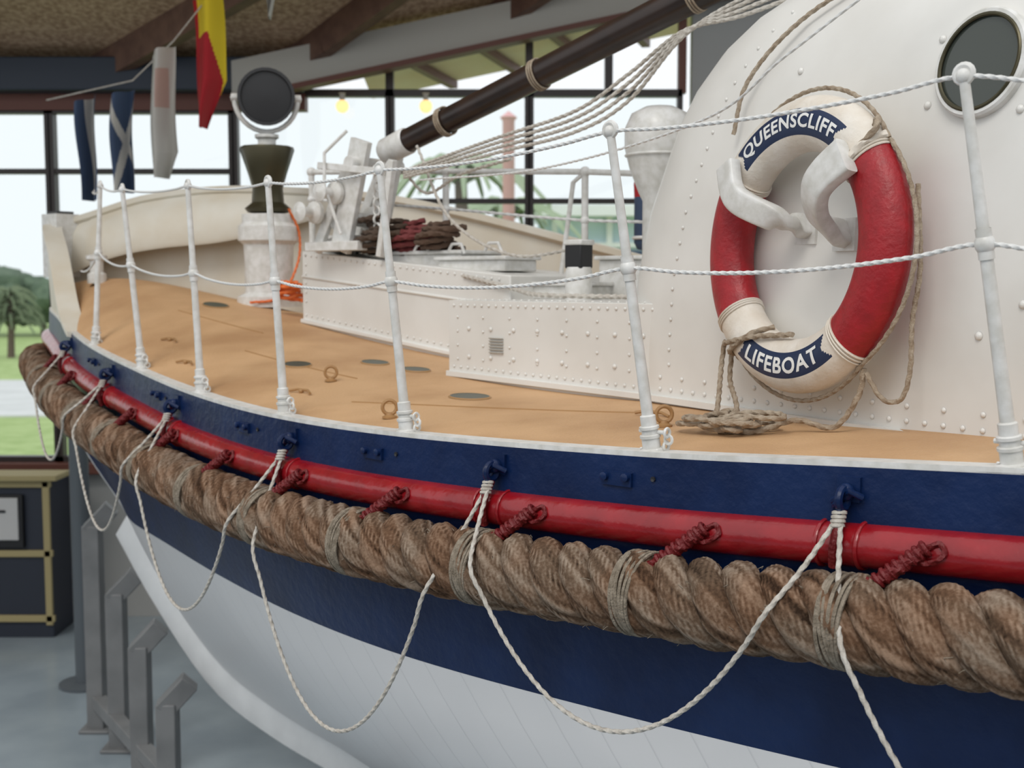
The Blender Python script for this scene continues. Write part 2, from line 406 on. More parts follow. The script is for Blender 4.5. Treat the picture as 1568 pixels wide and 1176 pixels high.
# ------------------------------------------------------------------ stanchions and lifelines
ST=[(6.75,.10,.05,.58),(5.9,.10,.075,.700),(5.1,.085,.06,.715),(4.27,.050,.040,.71),(3.63,.03,.02,.72),(2.97,.02,.02,.735),(2.30,.05,.02,.72),(1.6,-.03,-.02,.72)]
tops=[];mids=[]
for a,o,fw,h in ST:
    mb=MB()
    b0=port(a,-.02,.008); ztop=b0.z+h
    top=port(a,-.02+o,0)-AX*fw; top.z=ztop
    ax=(top-b0).normalized(); n_=portn(a); t_=n_.cross(ZX)
    mb.lathe([(.030,0),(.030,.006),(.021,.008),(.021,.030),(.024,.032),(.024,.038),(.019,.040),(.019,.050),(.023,.052),(.023,.058),(.018,.060),(.018,.082),(.0135,.085),(.0125,.3*h),(.0118,h*.56)],b0,M_white2,axis=ax,n=16)
    L=(top-b0).length; md=b0+ax*L*.58
    mb.lathe([(.0118,0),(.0105,L*.2),(.0095,L*.44)],b0+ax*L*.55,M_white2,axis=ax,n=14)
    mb.ball(md,.019,M_white2,axis=ax,n=14,sq=1.1); mb.lathe([(.0145,-.028),(.0145,.028)],md,M_white2,axis=ax,n=14)
    mb.ball(top,.0145,M_white2,n=14); mb.torus(top+V((0,0,.004)),.015,.0065,n_,M_white2,n=16)
    mb.tube([b0+V((0,0,.045))+t_*.035,b0+V((0,0,.045))-t_*.035],.005,M_white2,n=8)
    for k in range(3):
        mb.torus(b0+V((0,0,.045-.016*k))-t_*(.04 if k<2 else .03)-n_*.006*k,.010,.0038,(n_ if k%2 else t_),M_white2,n=12,k=6)
    for k in range(3): mb.dome(b0+V((0,0,.006))+t_*.022*(k-1)+n_*.012*(-1 if k==1 else 1),.004,ZX,M_white2)
    mb.finish('guardrail_stanchion'); tops.append(top); mids.append(md)
mb=MB()
def sagline(P,sag,r,mt,pitch):
    C=[]
    for i in range(len(P)-1):
        L=(P[i+1]-P[i]).length
        for k in range(6):
            t=k/6; C.append(P[i].lerp(P[i+1],t)-V((0,0,sag*L*4*t*(1-t))))
    C.append(P[-1]); mb.laid(C,r,mt,pitch=pitch)
sagline(tops+[B(.85,-.22,.46),B(.5,-.0,.50)],.022,.0040,M_wline,.02)
sagline(mids+[B(.85,-.3,.05)],.035,.0043,M_wline,.02)
mb.finish('lifeline_wire')

# ------------------------------------------------------------------ bow bulwark
mb=MB()
top_tab=[(-1.2,-.25),(-.95,-.16),(-.7,0),(-.4,.2),(-.1,.33),(.1,.35),(.3,.40),(.6,.48),(1,.52),(1.5,.50),(2,.45),(2.5,.34),(3,.21),(3.6,.05),(4.2,-.15),(4.8,-.34)]
xsb=[x for x in astations(-1.2,-.1,.05)]+[x for x in astations(.1,4.8,.08)]
rows=[];shelf=[]
for x in xsb:
    a=abs(x); sd=-1 if x<0 else 1
    i=min(range(len(EP)),key=lambda j:abs(EP[j][0]*EP[j][1]-x)); n_=EPn[i]
    s_=hb(a)*sd; pz=sh(a)-.02; tz=max(interp(top_tab,x),pz+.03); base=B(a,s_,0)
    def q(o,z): 
        r=base+n_*o; r.z=z; return r
    rows.append([q(0.0,pz),q(.012,(pz+tz)/2),q(.012,tz-.03),q(.035,tz-.025),q(.035,tz),q(-.07,tz),q(-.07,tz-.03),q(-.04,tz-.05),q(-.035,(pz+tz)/2),q(-.05,pz)])
    if .1<=x<=2.0:
        f=min(1,(2.05-x)/1.1); f=f*f*(3-2*f); g=min(1,(x-.05)/.3)
        shelf.append([q(-.03,tz-.02),q(-.03-.12*f*g,tz-.04-.07*f),q(-.03-.17*f*g,tz-.06-.24*f),q(-.03-.16*f*g,tz-.075-.25*f),q(-.03-.10*f*g,tz-.10-.10*f)])
mb.grid(rows,M_cream,False,cv=True)
mb.grid(shelf,M_cream,True,cv=True)
mb.add(rows[0],[list(range(10))],M_cream,False)
mb.box(B(.13,0,.20),.16,.14,.36,M_white2,(AX,SX,ZX)); mb.box(B(.13,0,.385),.12,.10,.02,M_dark,(AX,SX,ZX))
mb.lathe([(.05,0),(.05,.05),(.035,.06),(.035,.12),(.055,.13),(.055,.15),(0,.16)],B(.70,-.12,deckz(.70,-.12)),M_white2)
for k in range(4): mb.beam(B(1.55+.03*k,hb(1.55)-.075,.08),B(1.55+.03*k,hb(1.55)-.075,.15),.012,.008,M_dark,up=AX)
mb.finish('bow_bulwark',boat,bevel=.006)

# ------------------------------------------------------------------ casings
def rivets(mb,p,q,nrm,sp,r,mt):
    L=(q-p).length; n=max(1,int(L/sp))
    for i in range(n+1): mb.dome(p.lerp(q,i/n),r,nrm,mt,n=7)
def prism(mb,pts,zb,zt,mt):
    n=len(pts); lo=[B(a,s,z) for (a,s),z in zip(pts,zb)]; hi=[B(a,s,z) for (a,s),z in zip(pts,zt)]
    fs=[[i,(i+1)%n,n+(i+1)%n,n+i] for i in range(n)]+[list(range(n,2*n))]
    mb.add(lo+hi,fs,mt,False)
mb=MB()
ca0,cs0,ca1,cs1=3.62,-.47,4.75,-.60
def cf(a): return cs0+(cs1-cs0)*(a-ca0)/(ca1-ca0)
pts=[(ca0,cs0),(ca1,cs1),(ca1,-cs1),(ca0,-cs0)]
prism(mb,pts,[-.42]*4,[-.07]*4,M_white)
nside=(B(ca0,cs0,0)-B(ca1,cs1,0)).cross(ZX).normalized()
if nside.dot(SX)>0: nside=-nside
def cb(a,z): return B(a,cf(a),z)+nside*.001
zf=lambda a: deckz(a,cf(a))
rivets(mb,cb(ca0+.03,-.088),cb(ca1-.03,-.088),nside,.036,.006,M_white)
rivets(mb,cb(ca0+.03,zf(ca0)+.035),cb(ca1-.03,zf(ca1)+.035),nside,.036,.006,M_white)
for k in range(8):
    a=ca0+.05+k*.135
    for z in (-.13,-.18,-.23,-.28): mb.dome(cb(a,z),.0055,nside,M_white,n=7)
for k in range(9):
    a=ca0+.11+k*.115
    for z in (-.17,-.27): mb.dome(cb(a,z),.0085,nside,M_white,n=8)
rivets(mb,B(ca0+.03,cs0+.02,-.068),B(4.6,cf(4.6)+.02,-.068),ZX,.036,.0055,M_white)
mb.beam(cb(ca0,zf(ca0)+.008),cb(ca1,zf(ca1)+.008),.03,.02,M_white)
for k in range(6): mb.beam(cb(3.84,-.20-.010*k)+nside*.004,cb(3.91,-.20-.010*k)+nside*.004,.008,.004,M_fascia)
mb.finish('engine_casing',boat,bevel=.006)
mb=MB()
pts=[(2.30,-.04),(3.66,-.17),(3.66,.45),(2.3,.30)]
prism(mb,pts,[-.25,-.36,-.36,-.25],[.135,.02,.02,.135],M_white)
n2=(B(2.3,-.04,0)-B(3.66,-.17,0)).cross(ZX).normalized()
if n2.dot(SX)>0: n2=-n2
def c2(a,z): return B(a,-.04-.13*(a-2.3)/1.36,z)+n2*.001
z2=lambda a: deckz(a,-.04-.13*(a-2.3)/1.36)
rivets(mb,c2(2.33,.115),c2(3.6,.005),n2,.042,.0065,M_white)
rivets(mb,c2(2.33,z2(2.33)+.04),c2(3.6,z2(3.6)+.04),n2,.042,.0065,M_white)
rivets(mb,c2(2.33,.115),c2(2.33,-.095),n2,.042,.0065,M_white)
mb.beam(c2(2.3,z2(2.3)+.01),c2(3.66,z2(3.66)+.01),.03,.02,M_white)
mb.beam(c2(2.3,.02),c2(3.66,-.10),.012,.012,M_white)
for (a,s,l,w,h,z) in ((3.05,.12,.42,.26,.05,.085),(3.35,.05,.36,.20,.045,.06),(3.75,.1,.30,.26,.05,-.045),(3.95,.25,.22,.2,.16,.0),(2.45,.15,.2,.22,.06,.16)):
    mb.box(B(a,s,z),l,w,h,M_white2,(AX,SX,ZX)); mb.box(B(a,s,z+h/2+.008),l+.03,w+.03,.016,M_white2,(AX,SX,ZX))
for a in (3.0,3.2,3.4): 
    mb.tube([B(a,-.02,.12),B(a+.02,-.02,.15),B(a+.07,-.02,.15),B(a+.09,-.02,.11)],.007,M_white2)
mb.finish('forward_casing',boat,bevel=.005)

# ------------------------------------------------------------------ cabin
mb=MB()
def outline():
    p=[(4.36,0),(4.37,-.30),(4.41,-.44),(4.48,-.535),(4.60,-.60)]
    for i in range(1,11): p.append((4.6+1.21*i/10,-.60-.46*i/10))
    p+=[(6.05,-1.12),(6.4,-1.14),(7.0,-1.14),(7.8,-1.10),(8.2,-.95),(8.35,-.6),(8.4,0)]
    return p
OL=outline()
LV=[(-.42,0,0),(-.2,0,.0),(0,.01,.004),(.2,.05,.012),(.36,.11,.022),(.48,.155,.035),(.58,.21,.055),(.68,.29,.085),(.76,.385,.125),(.83,.51,.18),(.885,.66,.25),(.925,.84,.34),(.955,1.0,.46),(.975,1.2,.62),(.985,1.4,.85),(.99,1.6,1.1)]
def cabp(a,s,t,ins):
    w=max(0,min(1,(6.6-a)/2.0)); ta=a+t*w
    if a>7: ta=a-t*.6*(a-7)/1.4
    return ta,s*(1-ins/1.12)
rows=[]
full=OL+[(a,-s) for a,s in reversed(OL[1:-1])]
for z,t,ins in LV: rows.append([B(*cabp(a,s,t,ins),z) for a,s in full])
mb.grid(rows,M_white,True,cv=True); mb.add(rows[-1],[list(range(len(full)))],M_white,True)
SD=(B(5.81,-1.06,0)-B(4.6,-.60,0)).normalized(); NC=V((SD.y,-SD.x,0)); 
if NC.dot(SX)>0: NC=-NC
def cab(a,z):
    for i in range(len(LV)-1):
        if LV[i][0]<=z<=LV[i+1][0]: break
    f=(z-LV[i][0])/(LV[i+1][0]-LV[i][0]); t=LV[i][1]+(LV[i+1][1]-LV[i][1])*f; ins=LV[i][2]+(LV[i+1][2]-LV[i][2])*f
    s=-.60-.46*(a-4.6)/1.21; aa,ss=cabp(a,s,t,ins); return B(aa,ss,z)
base=[B(a,s*1.012,-.355) for a,s in OL[3:20]]
for i in range(len(base)-1): mb.beam(base[i],base[i+1],.025,.018,M_white)
for k in range(30):
    a=4.62+k*.05
    if a<5.85:
        mb.dome(cab(a,-.325)+NC*.001,.0068,NC,M_white)
        if k%2==0: mb.dome(cab(a,-.29)+NC*.001,.0068,NC,M_white)
for k in range(24): 
    z=-.25+k*.045
    mb.dome(cab(4.66,z)+NC*.001,.006,NC,M_white)
for (a,z) in ((5.66,.70),(5.74,.66),(5.44,.55),(5.86,.25),(5.46,.40),(5.80,-.05),(5.76,.60),(5.7,-.12),(5.45,.68),(4.95,.55),(4.98,.3),(5.72,.36)): mb.dome(cab(a,z)+NC*.001,.010,NC,M_white)
mb.finish('cabin',boat,angle=50)
mb=MB()
nt_=(NC+ZX*.17).normalized(); pc=cab(5.592,.475)+NC*.010
mb.lathe([(.124,-.035),(.122,.004),(.117,.009),(.108,.009),(.104,.005),(.104,.0)],pc,M_white2,axis=nt_,n=48)
mb.lathe([(.105,.003),(.085,.003),(0,.003)],pc,M_glassd,axis=nt_,n=48)
mb.torus(pc+nt_*.008,.105,.005,nt_,M_brass,n=48)
mb.finish('porthole',boat)

# ------------------------------------------------------------------ life ring
def life_ring():
    rz=Matrix.Rotation(math.radians(-4.8),3,'Z')
    n0=rz@NC; e1=rz@SD
    C=cab(5.22,.083)+NC*.080+SD*.018; C.z=.086
    n_=(n0+ZX*.05).normalized(); e2=n_.cross(e1).normalized()
    if e2.z<0: e2=-e2
    R,rr,rt_=.298,.068,.053
    def S(th,rad,off): return C+e1*(rad*math.cos(th))+e2*(rad*math.sin(th))+n_*off
    mb=MB(); nu,nv=400,64; rows=[]
    for i in range(nu):
        th=2*math.pi*i/nu
        rows.append([S(th,R+rr*math.cos(2*math.pi*j/nv),rt_*math.sin(2*math.pi*j/nv)) for j in range(nv)])
    def mf(i,j):
        th=(math.degrees(2*math.pi*(i+.5)/nu))%360; ph=2*math.pi*(j+.5)/nv; y=rr*math.cos(ph); fr=math.sin(ph)>0
        if th<38 or th>314: return M_bred
        if 145<th<215: return M_bred
        if fr and abs(y)<.033:
            notch=(.033-abs(y))*120
            if 53+notch<th<134-notch: return M_bnavy
            if 237+notch<th<307-notch: return M_bnavy
        return M_bwht
    mb.grid(rows,None,True,cu=True,cv=True,mf=mf)
    def text(body,thc,arc,hgt,top):
        cu=bpy.data.curves.new('lettering','FONT'); cu.body=body; cu.size=1; cu.offset=.028; cu.space_character=1.10; cu.resolution_u=4
        o=bpy.data.objects.new('lettering_tmp',cu); sc.collection.objects.link(o)
        bpy.context.view_layer.update()
        me=bpy.data.meshes.new_from_object(o); bm=bmesh.new(); bm.from_mesh(me)
        bmesh.ops.triangulate(bm,faces=bm.faces)
        x0=min(v.co.x for v in bm.verts);x1=max(v.co.x for v in bm.verts);y0=min(v.co.y for v in bm.verts);y1=max(v.co.y for v in bm.verts)
        kx=arc/(x1-x0); ky=hgt/(y1-y0)
        for _ in range(2):
            es=[e for e in bm.edges if (V((e.verts[0].co.x*kx,e.verts[0].co.y*ky,0))-V((e.verts[1].co.x*kx,e.verts[1].co.y*ky,0))).length>.008]
            if es: bmesh.ops.subdivide_edges(bm,edges=es,cuts=2); bmesh.ops.triangulate(bm,faces=bm.faces)
        bm.verts.ensure_lookup_table(); vs=[]
        for v in bm.verts:
            x=(v.co.x-(x0+x1)/2)*kx; y=(v.co.y-(y0+y1)/2)*ky
            th=thc-x/R if top else thc+x/R; rd=y if top else -y
            vs.append(S(th,R+rd,rt_*math.sqrt(max(0,1-(rd/rr)**2))+.0012))
        mb.add(vs,[[v.index for v in f.verts] for f in bm.faces],M_letter,False)
        bm.free(); bpy.data.objects.remove(o)
    text('QUEENSCLIFF',math.radians(93.5),.372,.041,True)
    text('LIFEBOAT',math.radians(272),.292,.041,False)
    G=[39,143,217,312]
    for g in G:
        for dg in (-1.5,0,1.5):
            th=math.radians(g+dg)
            P=[S(th,R+(rr+.002)*math.cos(p),(rt_+.002)*math.sin(p)) for p in [2*math.pi*k/32 for k in range(32)]]
            mb.tube(P,.0028,M_bwht,n=6,closed=True)
    for i in range(4):
        g0=G[i]; g1=G[(i+1)%4]+(360 if i==3 else 0); pts=[]
        for k in range(13):
            t=k/12; th=math.radians(g0+(g1-g0)*t); pts.append(S(th,R+rr+.006+.012*math.sin(math.pi*t),-.012*math.sin(math.pi*t)))
        mb.laid(pts,.0052,M_tan,pitch=.03)
    mb.laid([S(math.radians(47),R+rr,.01),S(math.radians(46),R+rr+.02,.02),S(math.radians(42),R+rr+.016,.035),S(math.radians(41),R+rr-.02,.045),S(math.radians(42),R+.0,.052)],.007,M_tan,pitch=.03)
    mb.laid([S(math.radians(41),R+rr+.004,.0),S(math.radians(41),R+rr-.02,.04),S(math.radians(40),R,.056),S(math.radians(40),R-rr+.02,.045)],.010,M_bwht,pitch=.04)
    def dk(a,s,h=.008): return B(a,s,deckz(a,s)+h)
    mb.laid([S(math.radians(246),R-rr-.006,.0),S(math.radians(243),R-.05,.05),S(math.radians(237),R,.060),S(math.radians(232),R+.05,.048),S(math.radians(229),R+rr+.01,0),S(math.radians(228),R+rr+.03,-.02)],.0064,M_tan,pitch=.03)
    mb.laid([S(math.radians(222),R+rr+.01,.02),S(math.radians(224),R+rr+.0,.03),S(math.radians(230),R+.03,.060),S(math.radians(239),R-.02,.062),S(math.radians(250),R-.055,.050),S(math.radians(262),R-rr-.004,.03),S(math.radians(274),R-rr-.010,.02)],.0064,M_tan,pitch=.03)
    mb.laid([S(math.radians(222),R+rr+.01,.02),S(math.radians(229),R+rr+.05,.03),dk(5.02,-.95,.06),dk(5.04,-1.0),dk(5.10,-1.05),dk(5.18,-1.02)],.0064,M_tan,pitch=.03)
    mb.laid([S(math.radians(227),R+rr+.01,.01),S(math.radians(235),R+rr+.06,.02),dk(5.06,-.93,.06),dk(5.10,-.98),dk(5.16,-1.05),dk(5.1,-1.09)],.0064,M_tan,pitch=.03)
    mb.laid([S(math.radians(310),R+rr+.01,-.01),S(math.radians(303),R+rr+.055,-.01),S(math.radians(292),R+rr+.10,0.01),dk(5.28,-1.03,.03),dk(5.2,-1.08),dk(5.1,-1.09)],.0064,M_tan,pitch=.03)
    mb.laid([S(math.radians(20),R+rr+.012,-.03),S(math.radians(-8),R+rr+.012,-.035),S(math.radians(-26),R+rr+.03,-.04),S(math.radians(-38),R+rr+.09,-.04),S(math.radians(-46),R+rr+.12,-.04),S(math.radians(-51),R+rr+.09,-.03),S(math.radians(-50),R+rr+.02,-.01)],.0055,M_tan,pitch=.03)
    mb.finish('life_ring',recalc=False)
    mb=MB()
    def rad(x,y,off): return C+e1*x+e2*y+n_*off
    def arm(pts,w0,w1,t):
        P=resample(spline(pts,k=6),.008); T,N,Bn=frames(P); rows=[]
        for i,p in enumerate(P):
            w=w0+(w1-w0)*i/len(P)
            e=e1*T[i].dot(e2)-e2*T[i].dot(e1)
            if e.length<.2: e=T[i].cross(n_)
            e=(e-T[i]*e.dot(T[i])).normalized(); f=T[i].cross(e)
            if i and e.dot(pe)<0: e=-e; f=-f
            pe=e
            rows.append([p+e*(w*math.copysign(abs(math.cos(q))**.35,math.cos(q)))+f*(t*math.copysign(abs(math.sin(q))**.35,math.sin(q))) for q in [2*math.pi*k/20 for k in range(20)]])
        mb.grid(rows,M_white2,True,cv=True); mb.add(rows[0],[list(range(20))],M_white2,False); mb.add(rows[-1],[list(range(20))],M_white2,False)
    arm([rad(-.08,.055,-.078),rad(-.075,.06,-.01),rad(-.085,.075,.045),rad(-.16,.11,.076),rad(-.20,.145,.080),rad(-.235,.215,.072)],.030,.036,.018)
    arm([rad(.07,.03,-.078),rad(.085,.04,-.01),rad(.105,.075,.045),rad(.14,.12,.080),rad(.175,.155,.082),rad(.235,.195,.072)],.032,.046,.020)
    mb.box(rad(-.08,.05,-.080),.08,.08,.02,M_white2,(e1,e2,n_)); mb.box(rad(.07,.03,-.080),.08,.08,.02,M_white2,(e1,e2,n_))
    mb.finish('life_ring_bracket')
life_ring()

mb=MB(); cc=(5.12,-1.07); C=[]
for k in range(95):
    t=k*.42; r=.052+.026*math.sin(k*1.13)+.014*math.sin(k*.37); ox=.035*math.sin(k*.23); oy=.02*math.cos(k*.31)
    a=cc[0]+ox+r*1.35*math.cos(t); s=cc[1]+oy+r*.95*math.sin(t); C.append(B(a,s,deckz(a,s)+.009+.00035*k+.009*abs(math.sin(k*.7))))
mb.laid(C,.0062,M_tan,pitch=.03)
mb.finish('coiled_line')

# ------------------------------------------------------------------ deck fittings
def ringbolt(a,s,R=.021):
    mb=MB(); z=deckz(a,s)
    mb.lathe([(.022,0),(.022,.006),(.012,.010),(.010,.016),(0,.018)],B(a,s,z),M_deckd)
    mb.torus(B(a,s,z+.014+R*.9),R,.0055,(AX*.7-SX*.7).normalized(),M_deckd,n=20)
    mb.finish('deck_ringbolt',boat)
for a,s in ((4.03,-1.17),(4.90,-1.02),(3.35,-.80)): ringbolt(a,s)
mb=MB()
for a,s,l in ((3.0,-.66,.10),(3.22,-.46,.10),(3.45,-.47,.10),(4.0,-.78,.12),(1.75,-.12,.12)):
    n=28; row0=[];row1=[];row2=[]
    for k in range(n):
        q=2*math.pi*k/n; aa=a+l*.68*math.cos(q); ss=s+l*.46*math.sin(q); row0.append(B(aa,ss,deckz(aa,ss)+.001)); 
        aa=a+l*.62*math.cos(q); ss=s+l*.42*math.sin(q); row1.append(B(aa,ss,deckz(aa,ss)+.005)); aa=a+l*.57*math.cos(q); ss=s+l*.37*math.sin(q); row2.append(B(aa,ss,deckz(aa,ss)+.004))
    mb.grid([row0,row1],M_deckd,True,cv=True); mb.grid([row1,row2],M_green,True,cv=True); mb.add(row2,[list(range(n))],M_green,True)
mb.finish('deck_scuttles',boat)
mb=MB()
for a,s in ((2.5,-.82),(2.1,-.62),(3.4,-.98),(4.75,-.85)):
    z=deckz(a,s); mb.tube([B(a-.05,s-.01,z+.006),B(a-.02,s,z+.012),B(a+.03,s+.005,z+.010),B(a+.07,s-.02,z+.004)],.0045,M_deckd,n=8); mb.ball(B(a,s,z+.006),.009,M_deckd)
mb.finish('deck_cleats',boat)

# ------------------------------------------------------------------ foredeck gear
mb=MB()
P0=B(2.82,0,.555);P1=B(4.36,0,.985); d=(P1-P0).normalized(); Pe=P0+d*4.0
mb.tube([P0+d*.14,P0+d*1,P0+d*2,Pe],[.050,.055,.060,.062],M_wood,n=24)
mb.lathe([(0,-.02),(.045,-.018),(.056,0),(.058,.13),(.052,.14)],P0,M_white2,axis=d,n=24)
for t in (.35,.86,1.58,2.0): 
    for k in range(3): mb.torus(P0+d*(t+k*.011),.059,.004,d,M_tan,n=24,k=6)
mb.finish('lowered_mast')
mb=MB()
for s in (-.09,.11):
    mb.beam(B(2.62,s,.13),B(2.76,s,.60),.03,.11,M_white2,up=AX)
    mb.beam(B(2.46,s,.13),B(2.68,s,.50),.025,.05,M_white2,up=AX)
mb.box(B(2.62,0,.15),.34,.30,.04,M_white2,(AX,SX,ZX))
mb.tube([B(2.74,-.15,.50),B(2.74,.16,.50)],.03,M_white2,n=16)
mb.lathe([(.06,0),(.06,.015),(.035,.03),(.03,.10),(.035,.17),(.06,.185),(.06,.2)],B(2.62,-.1,.27),M_white2,axis=SX)
mb.lathe([(.05,0),(.05,.02),(.022,.035),(.022,.09),(.045,.10),(0,.115)],B(2.5,-.12,.30),M_white2,axis=-SX)
mb.lathe([(.05,0),(.05,.02),(.022,.035),(.022,.09),(.045,.10),(0,.115)],B(2.62,-.11,.38),M_white2,axis=-SX)
mb.tube([B(2.88,-.06,.2),B(2.86,-.06,.46),B(2.9,-.06,.5)],.012,M_white2); 
mb.beam(B(2.9,-.12,.1),B(2.98,-.12,.5),.03,.03,M_white2,up=AX); mb.beam(B(2.55,-.15,.5),B(2.95,-.13,.45),.02,.03,M_white2)
for k in range(8): mb.torus(B(2.84,-.08,.47-.035*k),.018,.006,(SX if k%2 else AX),M_white2,n=12,k=6)
mb.tube([B(2.7,-.12,.64),B(2.6,-.16,.55),B(2.62,-.18,.4),B(2.7,-.16,.2)],.008,M_white2)
mb.finish('mast_tabernacle',boat,bevel=.005)
def coil(name,a,s,z,R,n,mt,r=.012):
    mb=MB(); C=[]
    for k in range(n*14):
        t=2*math.pi*k/14; q=R*(.7+.3*math.sin(k*.37)); C.append(B(a+q*math.cos(t)*1.3,s+q*math.sin(t),z+.006+.0016*k+.004*math.sin(k)))
    mb.laid(C,r,mt,pitch=.05,n=9); mb.finish(name)
coil('rope_coil',2.82,-.02,.11,.11,7,mat('dark_brown_rope',(.07,.045,.03),.9,bump=.5))
coil('rope_coil',2.97,.04,.11,.11,6,mat('maroon_rope',(.16,.03,.03),.8,bump=.5))
coil('rope_coil',3.14,-.0,.12,.09,5,mat('umber_rope',(.10,.06,.04),.9,bump=.5))
coil('orange_line',2.12,.05,-.1,.07,4,M_orange,r=.009)
mb=MB(); pa,ps=1.76,.2; zb=deckz(pa,ps)
mb.lathe([(.16,0),(.16,.05),(.12,.07),(.12,.20),(.125,.31),(.15,.33),(.15,.40),(.13,.42),(.13,.46),(0,.47)],B(pa,ps,zb),M_white2,n=24)
zt=zb+.47
mb.lathe([(.10,0),(.115,.02),(.08,.05),(.075,.12),(.095,.19),(.135,.31),(.13,.325),(.10,.325),(.06,.33),(0,.33)],B(pa,ps,zt),M_brass,n=10,smooth=False)
mb.lathe([(.045,0),(.045,.04),(.06,.05),(.06,.065),(0,.07)],B(pa,ps,zt+.32),M_white2)
lc=B(pa,ps,zt+.565)
fc=V((.20,-.97,-.05)).normalized(); sx=fc.cross(ZX).normalized()
mb.tube([lc+sx*(.155*math.cos(q))+ZX*(.165*math.sin(q)) for q in [math.radians(-180+180*k/16) for k in range(17)]],.013,M_white2,n=8)
mb.lathe([(0,-.16),(.06,-.155),(.10,-.12),(.128,-.05),(.13,.06),(.14,.065),(.14,.085),(.125,.085),(.12,.07)],lc,M_dark,axis=fc,n=28)
mb.lathe([(.122,.072),(.06,.078),(0,.08)],lc,M_black,axis=fc,n=28)
for k in (-1,1): mb.lathe([(.02,0),(.02,.04),(0,.045)],lc+sx*.13*k,M_white2,axis=sx*k)
mb.laid([B(pa,ps,zt+.02)-sx*.1+fc*.08,B(pa,ps,zt-.1)-sx*.15+fc*.05,B(pa,ps,zt-.25)-sx*.14+fc*.08,B(pa,ps,zb+.06)-sx*.05+fc*.16,B(pa,ps,zb+.03)+sx*.1+fc*.16],.006,M_orange,pitch=.03)
mb.finish('searchlight')
mb=MB(); hr=[(2.28,.04,.13,.50),(2.98,.20,.03,.475),(3.66,.30,-.07,.44),(4.2,.42,-.07,.40)]
for a,s,z0,z1 in hr:
    mb.tube([B(a,s,z0),B(a,s,z1)],.014,M_white2,n=12); mb.ball(B(a,s,z1),.022,M_white2); mb.lathe([(.035,0),(.035,.01),(.02,.02)],B(a,s,z0),M_white2); mb.ball(B(a,s,(z0+z1)/2+.06),.02,M_white2)
mb.tube([B(a,s,z1) for a,s,z0,z1 in hr],.012,M_white2,n=10)
mb.laid([B(a,s,(z0+z1)/2+.06) for a,s,z0,z1 in hr],.006,M_wline,pitch=.04)
mb.tube([B(3.66,.30,.44),B(3.60,.30,.40),B(3.55,.28,.0)],.010,M_white2)
mb.finish('casing_handrail')
mb=MB(); vb=B(4.08,.20,0)
mb.lathe([(.06,-.12),(.06,.30),(.075,.33),(.11,.42),(.130,.50),(.130,.57),(.105,.625),(.055,.65),(0,.655)],vb,M_white2,n=28)
mb.torus(vb+V((0,0,.47)),.125,.005,ZX,M_white2,n=28)
mb.finish('ventilator_cowl')
mb=MB(); vb=B(3.93,-.1,-.07)
mb.lathe([(.05,0),(.05,.10),(.045,.12)],vb,M_white2,n=20); mb.box(vb+V((0,0,.16)),.075,.075,.09,M_black,(AX,SX,ZX)); mb.box(vb+V((0,0,.21)),.085,.085,.02,M_white2,(AX,SX,ZX))
mb.finish('vent_box',bevel=.005)
mb=MB()
mb.lathe([(0,0),(.06,.01),(.075,.04),(.075,.24)],V((.62,5.4,.13)),M_flbl,n=20); mb.lathe([(.075,.24),(.078,.3),(.07,.34),(0,.36)],V((.62,5.4,.13)),M_flred,n=20)
mb.tube([V((.62,5.4,.48)),V((.62,5.4,.6))],.006,M_line); mb.torus(V((.62,5.4,.19)),.076,.008,ZX,M_letter,n=20)
mb.beam(V((.62,5.42,-.1)),V((.62,5.42,.16)),.05,.05,M_white2,up=AX)
mb.finish('mooring_fender')
mb=MB()
for k in range(4):
    j=.018*k
    mb.laid([V((1.3,3.35,1.02+j)),V((.93,3.5,.86+j*1.3)),V((.70,3.65,.79+j)),V((.53,3.8,.77-j*.3)),V((.383,4.0,.675-j*1.6)),V((.214,4.15,.575-j*1.3)),V((-.06,4.5,.525-j)),V((-.446,5,.45-j*.5))],.0062,M_line,pitch=.03,n=9)
mb.laid([V((-.446,5,.45)),V((-.35,5.0,.36)),V((-.2,4.8,.42)),V((.0,4.6,.46))],.006,M_line,pitch=.03,n=8)
mb.laid([B(3.1,-.1,.55),B(3.3,-.12,.25),B(3.6,-.1,.10),B(3.9,-.05,.12)],.006,M_line,pitch=.03,n=8)
mb.laid([B(3.4,-.15,.02),B(3.7,-.2,-.03),B(3.9,-.3,-.05),B(4.2,-.25,-.055),B(4.4,-.3,-.055)],.008,M_line,pitch=.03,n=8)
mb.finish('mast_rigging')
mb=MB()
c=lambda a,z,o=.012: cab(a,z)+NC*o
mb.laid([V((1.24,3.0,.98)),c(5.0,.83,.03),c(4.83,.70,.03),c(4.78,.55,.04),c(4.80,.40,.03)],.006,M_tan,pitch=.03,n=8)
mb.laid([V((1.16,2.6,.86)),V((.88,2.75,.70)),V((.66,2.95,.54)),V((.5,3.2,.42)),V((.1,3.9,.36)),V((-.35,4.6,.38))],.0035,M_wline,pitch=.03,n=8)
mb.finish('cabin_lanyard')

